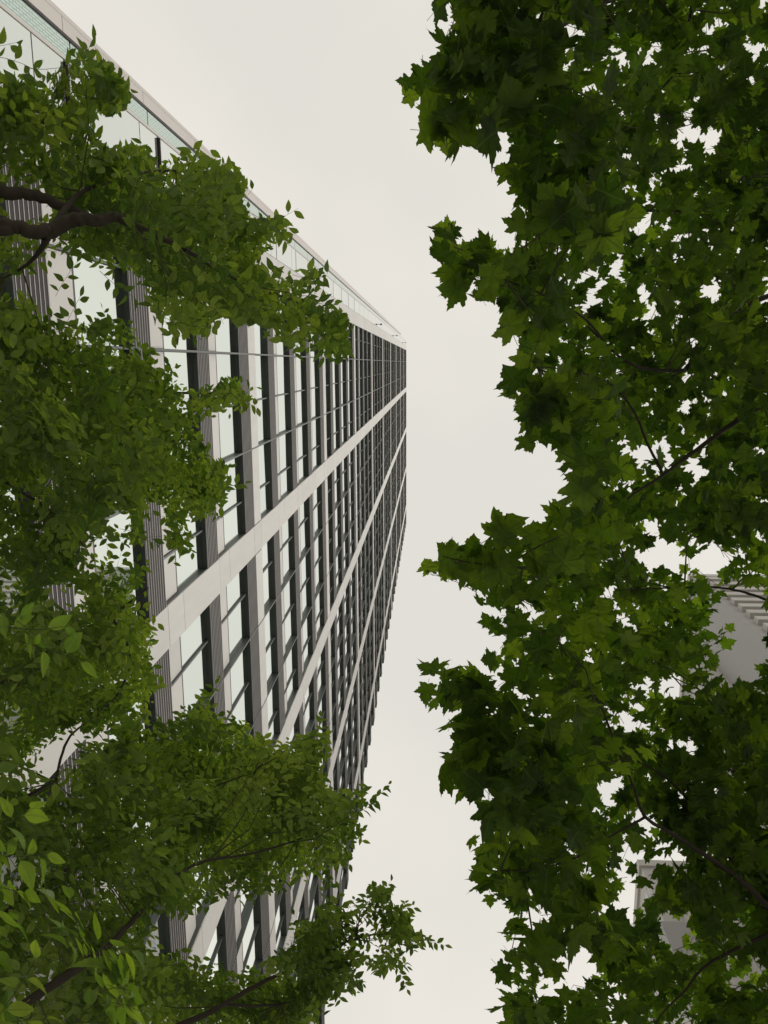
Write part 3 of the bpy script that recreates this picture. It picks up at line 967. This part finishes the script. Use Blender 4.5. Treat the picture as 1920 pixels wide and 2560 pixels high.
R2 = [(W_, 1060), (1280, 1040), (1220, 1085), (1240, 1125), (1200, 1152), (1160, 1160), (1135, 1128), (1112, 1118), (1080, 1157), (1040, 1160), (1000, 1180), (960, 1172), (925, 1172),
      (886, 1152), (893, 1190), (903, 1212), (887, 1233), (930, 1252), (982, 1245), (1012, 1268), (1018, 1310), (1040, 1332), (1022, 1352), (1060, 1382),
      (1092, 1402), (1075, 1420), (1040, 1425), (1000, 1432), (940, 1402), (905, 1400), (912, 1440), (950, 1462), (938, 1490), (895, 1486), (908, 1528),
      (950, 1532), (982, 1562), (1010, 1592), (1000, 1612), (955, 1610), (952, 1652), (990, 1662), (982, 1692), (1006, 1725), (1040, 1692), (1070, 1722), (1112, 1742),
      (1070, 1768), (1032, 1768), (1040, 1800), (1010, 1822), (983, 1823), (1000, 1862), (1032, 1892), (1050, 1932), (1042, 1962), (1090, 1982), (1128, 2024),
      (1128, 2034), (1085, 2020), (1072, 2075), (1090, 2105), (1110, 2130), (1088, 2165), (1060, 2190), (1100, 2212), (1080, STH), (W_, STH)]
def kk(L): return [(x / K, y / K, a / K, b / K) for x, y, a, b in L]
hol_R = kk([(1414, 90, 34, 26), (1160, 214, 16, 14), (1278, 257, 15, 16), (1472, 735, 28, 30), (1539, 677, 20, 18), (1582, 561, 22, 28), (1498, 532, 28, 16),
            (1776, 335, 12, 18), (1770, 723, 24, 22), (1800, 52, 18, 12), (1870, 120, 22, 16), (1909, 140, 20, 30), (1562, 1131, 48, 16), (1475, 1157, 12, 22), (1646, 1120, 12, 14),
            (1813, 983, 16, 10), (1654, 1391, 44, 28), (1773, 1397, 24, 28), (1582, 1374, 26, 14), (1620, 1313, 24, 12), (1365, 1495, 18, 22),
            (1706, 1860, 36, 20), (1423, 2045, 30, 40), (1518, 1970, 20, 22), (1620, 2062, 24, 18), (1365, 2305, 46, 34), (1562, 2276, 26, 44), (1654, 2143, 36, 20),
            (1434, 2410, 44, 44), (1394, 2473, 40, 28), (1300, 2020, 24, 20), (1487, 2340, 18, 20), (1600, 2216, 30, 16), (1670, 2310, 18, 40), (1905, 1270, 16, 14), (1680, 1710, 22, 12),
            (1250, 460, 12, 10), (1640, 250, 14, 10), (1560, 380, 10, 12), (1700, 480, 10, 14), (1850, 620, 16, 12), (1700, 640, 14, 14), (1610, 780, 16, 12), (1745, 860, 14, 10),
            (1560, 1560, 14, 10), (1480, 1620, 12, 8), (1420, 1760, 20, 8), (1330, 1740, 10, 12), (1700, 1985, 18, 12), (1240, 1780, 14, 8)])
mR1 = holes(mask(R1), hol_R)
mR2 = holes(mask(R2), hol_R)
# clear view on to the far tower
mR2 &= ~mask([(x / K, y / K) for x, y in [(1812, 1500), (1830, 1475), (1890, 1460), (1925, 1500), (1925, 1640), (1880, 1670), (1862, 1690), (1830, 1718), (1800, 1716), (1790, 1680), (1810, 1640), (1840, 1600), (1832, 1560)]])
hol_L = kk([(52, 500, 64, 46), (70, 700, 60, 30), (200, 1870, 40, 24), (300, 1300, 26, 20), (195, 1860, 26, 40), (455, 1015, 14, 12), (388, 1310, 24, 52), (388, 1435, 24, 44), (372, 1505, 28, 34), (324, 1390, 22, 28), (250, 1375, 40, 30), (165, 1500, 40, 34), (20, 1490, 22, 40)])
mL1 = holes(mask(L1), hol_L[:2])
mL2 = holes(mask(L2), hol_L[2:])
mL3 = mask(L3)
def core(m, d):
    w = int(d / GS); o = m.copy()
    for dy in range(-w, w + 1):
        for dx in range(-w, w + 1):
            if dx * dx + dy * dy <= w * w:
                o &= np.roll(np.roll(m, dy, 0), dx, 1)
    return o
kL1, kL2, kL3 = core(mL1, 12), core(mL2, 12), core(mL3, 12)
kR1, kR2 = core(mR1, 13), core(mR2, 13)
speck = lambda sc_, seed, th: vnoise(sc_, seed) > th

ALL = [(E_, NTH), (W_, NTH), (W_, STH), (E_, STH)]
# ================================================================ left: elm by the upper edge of the tower
elm1 = thing('elm_tree', 'leafy elm at upper left with two thick bare limbs crossing in front of the tower', 'tree', (-3.5, -0.5, 0), 'street trees by the tower')
t1 = [(-3.5, -0.5, 0), (-3.5, -0.52, 1.4), (-3.45, -0.55, 2.8), (-3.45, -0.5, 4.4), (-3.6, -0.4, 6.0), (-3.9, -0.3, 7.2)]
br1 = [([(-3.45, -0.52, 3.2)] + path([(-160, 400, 2.7), (0, 414, 2.8), (65, 420, 2.85), (125, 440, 2.9), (200, 472, 3.0), (260, 478, 3.1), (340, 520, 3.3)]), [.06, .034, .03, .026, .022, .018, .014, .007]),
       ([(-3.45, -0.52, 3.0)] + path([(-150, 480, 2.5), (0, 483, 2.6), (70, 500, 2.65), (110, 498, 2.7), (160, 474, 2.75), (210, 476, 2.8), (250, 470, 2.85), (300, 492, 2.9), (400, 540, 3.1), (520, 610, 3.6), (640, 650, 4.2)]), [.06, .032, .028, .03, .033, .03, .026, .022, .016, .012, .009, .005]),
       (path([(100, 496, 2.68), (98, 522, 2.7), (60, 570, 2.8), (10, 600, 2.9)]), [.026, .014, .008, .004]),
       (path([(0, 240, 3.0), (60, 250, 3.1), (110, 275, 3.2), (150, 300, 3.3), (190, 330, 3.4)]), [.009, .008, .006, .005, .003]),
       (path([(-120, 210, 2.8), (0, 240, 3.0)]), [.013, .009]),
       (path([(110, 495, 2.7), (170, 420, 3.0), (240, 390, 3.3), (330, 370, 3.7), (450, 370, 4.2)]), [.016, .012, .01, .008, .004]),
       ([(-3.45, -0.52, 4.6)] + path([(-40, 840, 5.0), (120, 800, 5.2), (230, 870, 5.4), (330, 930, 5.6), (430, 1010, 5.7)]), [.05, .024, .018, .014, .010, .005]),
       (path([(230, 870, 4.7), (330, 850, 4.8), (430, 850, 4.9), (530, 850, 5.0)]), [.016, .012, .009, .004]),
       ([(-3.45, -0.52, 3.4)] + path([(-100, 1000, 3.5), (40, 1060, 3.6), (130, 1120, 3.7), (190, 1190, 3.8)]), [.05, .018, .012, .008, .003]),
       ([(-3.45, -0.52, 4.3)] + path([(-60, 1440, 3.6), (120, 1390, 3.9), (240, 1330, 4.1), (320, 1270, 4.3)]), [.05, .03, .022, .014, .006]),
       (path([(240, 1330, 4.1), (280, 1410, 4.1), (260, 1490, 4.1), (200, 1560, 4.1)]), [.012, .009, .007, .004])]
sk1 = limbs(elm1, t1, [.19, .15, .14, .12, .09, .06], br1, M_BARK, 0.78)
c1 = Crown()
rt1 = np.array([-3.4, -0.5, 4.5])
fill(c1, ALL, kL1, 2.6, 3.4, 1.15, 0.056, rt1, 'elm', 101, 9, .25, clump=.5)
fill(c1, [(330, 300), (800, 500), (800, 800), (300, 760)], kL1, 3.3, 4.6, 1.5, 0.048, rt1, 'elm', 102, 10, .28, clump=.4)
fill(c1, [(E_, 240), (330, 300), (330, 700), (E_, 700)], kL1, 3.4, 4.8, 1.0, 0.055, rt1, 'elm', 103, 9, .28)
fill(c1, [(240, 320), (800, 420), (800, 800), (200, 800)], kL1, 4.8, 7.0, 1.6, 0.051, rt1, 'elm', 104, 12, .36, clump=.25)
fill(c1, [(E_, 190), (240, 190), (240, 420), (E_, 380)], kL1, 4.2, 6.0, .9, 0.049, rt1, 'elm', 105, 12, .36, clump=.3)
# the open sprigs at the very corner of the view
for x, y, z, n in ((20, 120, 2.5, 7), (-60, 100, 2.4, 7), (100, 148, 2.6, 5)):
    spray(c1, place(x - 40, y, z), np.array([.98, .12, .05]), np.array([0.1, .2, 1.0]), .20, n, 0.048, mask([(E_, NTH), (260, NTH), (260, 240), (E_, 240)]), 'elm', random.Random(x))
r_ = random.Random(5)
sprig_m = mask([(100, 540), (360, 540), (360, 790), (100, 790)])
for x, y, dx, dy in ((135, 715, 30, -60), (190, 690, 20, 30), (215, 585, 30, 30), (175, 175, 0, -50), (120, 640, 20, -40)):
    a = place(x, y, 2.7); b = place(x + dx, y + dy, 2.72)
    t = unit(b - a)
    spray(c1, a, t, np.array([.05, .1, 1.0]), .14, 7, 0.048, mask(ALL), 'elm', r_)
near = [(E_, 660), (100, 665), (210, 760), (262, 850), (305, 950), (305, 1080), (260, 1150), (190, 1255), (0, 1250), (E_, 1250)]
open1 = ~mask(near)
fill(c1, near, kL2, 2.2, 3.4, 2.3, .060, rt1, 'elm', 111, 9, .24, clump=.3)
fill(c1, near, kL2, 3.6, 4.8, 2.8, .055, rt1, 'elm', 116, 11, .30, clump=.1)
fill(c1, ALL, kL2, 4.0, 5.4, 1.6, 0.049, rt1, 'elm', 112, 11, .32, clump=.35, hole=open1)
fill(c1, [(180, 640), (600, 640), (600, 1300), (180, 1300)], kL2, 3.2, 4.0, .55, 0.050, rt1, 'elm', 113, 9, .26, clump=.6)
fill(c1, [(E_, 1200), (420, 1180), (420, 1700), (E_, 1720)], kL2, 2.8, 3.8, .9, 0.055, rt1, 'elm', 114, 9, .26, clump=.5)
fill(c1, ALL, kL2, 5.4, 7.6, 1.7, 0.052, rt1, 'elm', 115, 12, .38, clump=.2, hole=open1)
for x, y in ((30, 1350), (-20, 1300), (70, 1385)):
    spray(c1, place(x - 30, y, 1.15), unit(np.array([.9, .3, .1])), np.array([.1, .2, 1]), .10, 4, 0.048, mask(ALL), 'elm', r_)
fill(c1, [(E_, 150), (300, 100), (300, 300), (240, 400), (E_, 400)], kL1, 2.7, 3.6, .9, .055, rt1, 'elm', 106, 9, .24, clump=.2)
fill(c1, [(100, 170), (170, 95), (240, 110), (300, 160), (300, 260), (180, 300)], core(mL1, 4), 2.7, 3.5, 2.0, .050, rt1, 'elm', 107, 9, .2, clump=.1)
fringe(c1, kL1, 2.8, 3.6, 90, .050, 'elm', 121, 7, .17)
fringe(c1, kL2, 3.4, 5.0, 150, .050, 'elm', 122, 8, .20)
finish(elm1, c1, 'elm', M_LEAF_L, T_ELM, T_ELM_S, 21, sk1, mL1 | mL2)

# ================================================================ left: elm by the lower edge of the view
elm2 = thing('elm_tree', 'bright leafy elm at lower left with dark diagonal limbs and large near leaves', 'tree', (-3.4, 3.4, 0), 'street trees by the tower')
t2 = [(-3.4, 3.4, 0), (-3.38, 3.35, 1.2), (-3.35, 3.3, 2.4), (-3.35, 3.25, 3.6), (-3.5, 3.2, 5.2), (-3.8, 3.2, 6.5)]
br2 = [([(-3.35, 3.28, 3.0)] + path([(80, 2150, 2.3), (155, 2100, 2.4), (225, 2050, 2.5), (285, 1990, 2.65), (330, 1940, 2.8), (385, 1890, 3.0), (445, 1860, 3.2), (560, 1840, 3.6), (680, 1800, 4.0), (760, 1760, 4.2)]), [.05, .026, .024, .021, .018, .016, .013, .011, .009, .007, .004]),
       (path([(130, 1890, 3.1), (175, 1862, 3.2), (240, 1825, 3.3), (320, 1800, 3.5), (420, 1720, 3.8), (540, 1670, 4.0)]), [.022, .02, .016, .012, .009, .004]),
       ([(-3.4, 3.23, 4.2), *path([(0, 1980, 3.2), (130, 1890, 3.1)])], [.045, .03, .022]),
       (path([(120, 1690, 3.2), (145, 1600, 3.4), (200, 1550, 3.7), (270, 1490, 4.0)]), [.012, .010, .008, .004]),
       ([(-3.35, 3.25, 3.5)] + path([(330, 2240, 3.0), (480, 2170, 3.3), (590, 2110, 3.5), (690, 2070, 3.7), (760, 2030, 3.9), (850, 2010, 4.1)]), [.05, .025, .02, .016, .012, .008, .004]),
       (path([(480, 2170, 3.3), (600, 2170, 3.6), (700, 2140, 3.8)]), [.014, .009, .004]),
       (path([(-60, 1800, 3.3), (60, 1720, 3.4), (120, 1690, 3.2)]), [.02, .015, .012])]
sk2 = limbs(elm2, t2, [.17, .14, .13, .11, .08, .05], br2, M_BARK)
c2 = Crown()
rt2 = np.array([-3.3, 3.25, 4.4])
low2 = [(E_, 1500), (340, 1520), (430, 1640), (470, 1760), (430, 1900), (330, 2060), (330, STH), (E_, STH)]
open2 = ~mask(low2)
fill(c2, low2, kL3, 2.0, 3.4, 2.5, .060, rt2, 'elm', 201, 9, .26, clump=.35)
fill(c2, [(E_, 1870), (150, 1860), (330, 1990), (330, 2150), (130, STH), (E_, STH)], kL3, 0.95, 1.5, .95, .062, rt2, 'elm', 202, 7, .22, clump=.4)
fill(c2, low2, kL3, 3.6, 5.0, 2.9, .055, rt2, 'elm', 205, 11, .30, clump=.1)
fill(c2, [(400, 1450), (850, 1500), (850, 1960), (380, 1980)], kL3, 3.6, 4.9, 1.8, 0.051, rt2, 'elm', 203, 11, .32, clump=.35)
fill(c2, [(400, 1560), (720, 1620), (760, 1860), (380, 1900)], kL3, 4.9, 7.2, 2.8, 0.054, rt2, 'elm', 207, 12, .38, clump=.1)
fill(c2, [(250, 1960), (1000, 1850), (1000, STH), (250, STH)], kL3, 3.3, 4.4, 1.8, 0.051, rt2, 'elm', 204, 10, .28, clump=.3)
fill(c2, [(330, 2050), (640, 2100), (640, STH), (330, STH)], kL3, 4.6, 6.6, 1.8, 0.052, rt2, 'elm', 208, 12, .38, clump=.2)
fill(c2, [(380, 1480), (720, 1540), (720, 1760), (380, 1760)], kL3, 2.9, 3.5, .5, 0.052, rt2, 'elm', 206, 8, .26, clump=.5)
for x, y, dx, dy in ((780, 1745, 40, -20), (690, 1620, 20, -60), (890, 2030, 60, 0), (800, 1960, 40, -50), (440, 1540, 5, -40), (850, 2080, 30, 40)):
    a = place(x, y, 3.7); b = place(x + dx, y + dy, 3.72)
    spray(c2, a, unit(b - a), np.array([.05, .1, 1.0]), .18, 9, 0.049, mask(ALL), 'elm', r_)
fill(c2, [(620, 1880), (960, 1880), (960, 2200), (620, 2200)], kL3, 3.4, 4.4, 1.8, 0.050, rt2, 'elm', 209, 10, .28, clump=.1)
fringe(c2, kL3, 3.3, 4.2, 190, .050, 'elm', 221, 8, .19)
finish(elm2, c2, 'elm', M_LEAF_L, T_ELM, T_ELM_S, 22, sk2, mL3)

# ================================================================ right: two plane trees
pl1 = thing('plane_tree', 'dark plane tree filling the upper right with broad lobed leaves against the sky', 'tree', (3.5, -0.6, 0), 'plane trees along the street')
t3 = [(3.5, -0.6, 0), (3.5, -0.55, 2.0), (3.45, -0.5, 4.2), (3.4, -0.5, 6.2), (3.5, -0.7, 8.4), (3.6, -0.9, 10.4)]
br3 = [([(3.42, -0.5, 5.2)] + path([(1760, 820, 4.9), (1659, 868, 4.8), (1570, 925, 4.6), (1480, 990, 4.5), (1430, 1028, 4.4), (1370, 1066, 4.3), (1318, 1110, 4.2)]), [.07, .032, .028, .023, .019, .015, .011, .006]),
       (path([(1310, 745, 4.3), (1265, 690, 4.1), (1180, 640, 3.8), (1080, 600, 3.5), (1000, 560, 3.3)]), [.012, .010, .008, .006, .003]),
       (path([(1480, 800, 4.8), (1420, 800, 4.6), (1360, 785, 4.4), (1310, 745, 4.3), (1270, 705, 4.2)]), [.02, .017, .014, .012, .008]),
       (path([(1430, 1020, 4.4), (1395, 950, 4.3), (1370, 890, 4.2), (1320, 830, 4.1), (1230, 800, 3.9), (1130, 790, 3.7)]), [.014, .012, .010, .008, .006, .003]),
       ([(3.45, -0.6, 7.0)] + path([(1740, 250, 6.0), (1659, 330, 5.8), (1590, 395, 5.6), (1510, 450, 5.4), (1400, 456, 5.2), (1300, 470, 5.0), (1180, 480, 4.6)]), [.08, .03, .026, .022, .018, .013, .009, .004]),
       (path([(1900, 700, 6.4), (1760, 640, 6.0), (1659, 640, 5.8), (1560, 700, 5.5), (1480, 800, 4.8)]), [.06, .04, .032, .026, .02]),
       ([(3.46, -0.65, 7.6)] + path([(1700, -60, 5.6), (1500, -40, 5.2), (1320, 0, 4.6), (1230, 45, 4.2), (1150, 110, 3.9), (1060, 170, 3.6), (960, 190, 3.4)]), [.07, .034, .028, .022, .017, .013, .009, .004]),
       (path([(1500, -40, 5.2), (1480, 90, 5.3), (1440, 180, 5.3), (1330, 260, 5.0)]), [.02, .016, .012, .005])]
sk3 = limbs(pl1, t3, [.26, .22, .2, .18, .12, .07], br3, M_PBARK)
c3 = Crown()
rt3 = np.array([3.5, -0.6, 6.5])
edge1 = [(780, NTH), (1290, NTH), (1290, 620), (1330, 1180), (780, 1180)]
sp1 = vnoise(40, 301) * 0.55 + vnoise(18, 302) * 0.45
fill(c3, edge1, kR1, 3.1, 4.1, 1.85, .100, rt3, 'plane', 301, 6, .42, hole=sp1 > .25)
fill(c3, ALL, kR1, 4.2, 5.8, .95, .100, rt3, 'plane', 302, 7, .5, hole=sp1 > .32)
fill(c3, [(1130, NTH), (W_, NTH), (W_, 1250), (1130, 1250)], kR1, 6.0, 9.0, 1.7, .104, rt3, 'plane', 303, 8, .6, hole=sp1 > .33)
for x, y, dx, dy, z in ((900, 180, -60, 20, 3.2), (1000, 540, -50, -20, 3.2), (985, 500, -30, -20, 3.2), (950, 300, -20, 30, 3.3), (900, -10, -30, 20, 3.3), (1130, 920, -20, 30, 3.4)):
    a = place(x, y, z); b = place(x + dx, y + dy, z)
    spray(c3, a, unit(b - a), np.array([.05, .1, 1.0]), .16, 4, .12, mR1, 'plane', r_)
fringe(c3, kR1, 3.2, 4.2, 60, .128, 'plane', 321, 4, .2, zone=[(780, NTH), (1300, NTH), (1300, 1200), (780, 1200)], reach=21)
finish(pl1, c3, 'plane', M_LEAF_R, T_PLANE, T_PLANE, 23, sk3, mR1)

pl2 = thing('plane_tree', 'plane tree filling the lower right with long slanting limbs below its lobed leaves', 'tree', (3.3, 4.7, 0), 'plane trees along the street')
t4 = [(3.3, 4.7, 0), (3.3, 4.68, 2.0), (3.25, 4.6, 4.0), (3.2, 4.55, 6.0), (3.3, 4.7, 8.2), (3.4, 4.9, 10.0)]
br4 = [([(3.25, 4.6, 4.4)] + path([(1730, 2010, 4.6), (1659, 1958, 4.6), (1610, 1910, 4.55), (1550, 1865, 4.5), (1460, 1805, 4.4), (1395, 1765, 4.3), (1365, 1690, 4.2), (1330, 1610, 4.1), (1295, 1520, 4.0), (1240, 1440, 3.9), (1200, 1380, 3.8)]), [.08, .038, .034, .03, .027, .021, .016, .013, .011, .009, .007, .003]),
       (path([(1659, 1965, 4.9), (1590, 1870, 4.9), (1510, 1760, 4.9), (1450, 1690, 4.8), (1370, 1640, 4.7), (1300, 1610, 4.5)]), [.022, .02, .016, .012, .008, .004]),
       ([(3.2, 4.55, 5.6)] + path([(1800, 1420, 5.6), (1700, 1320, 5.4), (1640, 1290, 5.2), (1560, 1270, 5.0), (1450, 1270, 4.8), (1330, 1275, 4.5)]), [.05, .024, .018, .015, .012, .008, .004]),
       (path([(1330, 1120, 4.3), (1270, 1165, 4.1), (1210, 1205, 3.9), (1130, 1225, 3.7), (1020, 1215, 3.4), (950, 1200, 3.3)]), [.012, .011, .009, .007, .005, .003]),
       (path([(1700, 2000, 4.6), (1590, 2050, 4.5), (1520, 2090, 4.4), (1480, 2140, 4.3), (1430, 2190, 4.2), (1400, 2250, 4.1)]), [.022, .018, .014, .011, .008, .004]),
       (path([(1395, 1765, 4.3), (1330, 1800, 4.2), (1250, 1850, 4.0), (1150, 1880, 3.8), (1080, 1880, 3.6)]), [.014, .011, .009, .006, .003]),
       (path([(1570, 1660, 5.6), (1560, 1560, 5.6), (1500, 1480, 5.5), (1400, 1420, 5.2)]), [.014, .011, .009, .005]),
       ([(3.22, 4.57, 5.0)] + path([(1800, 1760, 5.8), (1700, 1720, 5.8), (1570, 1660, 5.6)]), [.05, .03, .02, .014])]
sk4 = limbs(pl2, t4, [.25, .21, .2, .17, .12, .07], br4, M_PBARK)
c4 = Crown()
rt4 = np.array([3.3, 4.7, 6.5])
edge2 = [(830, 1060), (1280, 1060), (1300, 1500), (1280, 1900), (1330, STH), (830, STH)]
sp2 = vnoise(40, 401) * 0.55 + vnoise(18, 402) * 0.45
fill(c4, edge2, kR2, 3.1, 4.2, 1.9, .100, rt4, 'plane', 401, 6, .42, hole=sp2 > .27)
fill(c4, ALL, kR2, 4.3, 5.8, 1.25, .100, rt4, 'plane', 402, 7, .5, hole=sp2 > .31)
fill(c4, [(1130, 1000), (W_, 1000), (W_, STH), (1130, STH)], kR2, 6.0, 9.0, 1.75, .104, rt4, 'plane', 403, 8, .6, hole=sp2 > .33)
for x, y, dx, dy, z in ((960, 1208, -50, -6, 3.2), (960, 1445, -50, -10, 3.2), (940, 1500, -40, 10, 3.2), (1000, 1650, -40, 20, 3.3), (1040, 1840, -50, -10, 3.4), (1090, 2040, -20, 20, 3.5)):
    a = place(x, y, z); b = place(x + dx, y + dy, z)
    spray(c4, a, unit(b - a), np.array([.05, .1, 1.0]), .16, 4, .12, mR2, 'plane', r_)
fill(c4, [(1480, 1490), (W_, 1440), (W_, STH), (1420, STH)], kR2, 4.4, 6.2, 1.2, .104, rt4, 'plane', 404, 7, .5, clump=.1)
fill(c4, [(1330, 1300), (1500, 1300), (1560, 1560), (W_, 1600), (W_, 1900), (1330, 1700)], kR2, 5.6, 7.6, 1.0, .104, rt4, 'plane', 405, 7, .5, clump=.1)
fringe(c4, kR2, 3.2, 4.2, 72, .128, 'plane', 421, 4, .2, zone=[(780, 1000), (1300, 1000), (1300, STH), (780, STH)], reach=21)
finish(pl2, c4, 'plane', M_LEAF_R, T_PLANE, T_PLANE, 24, sk4, mR2)
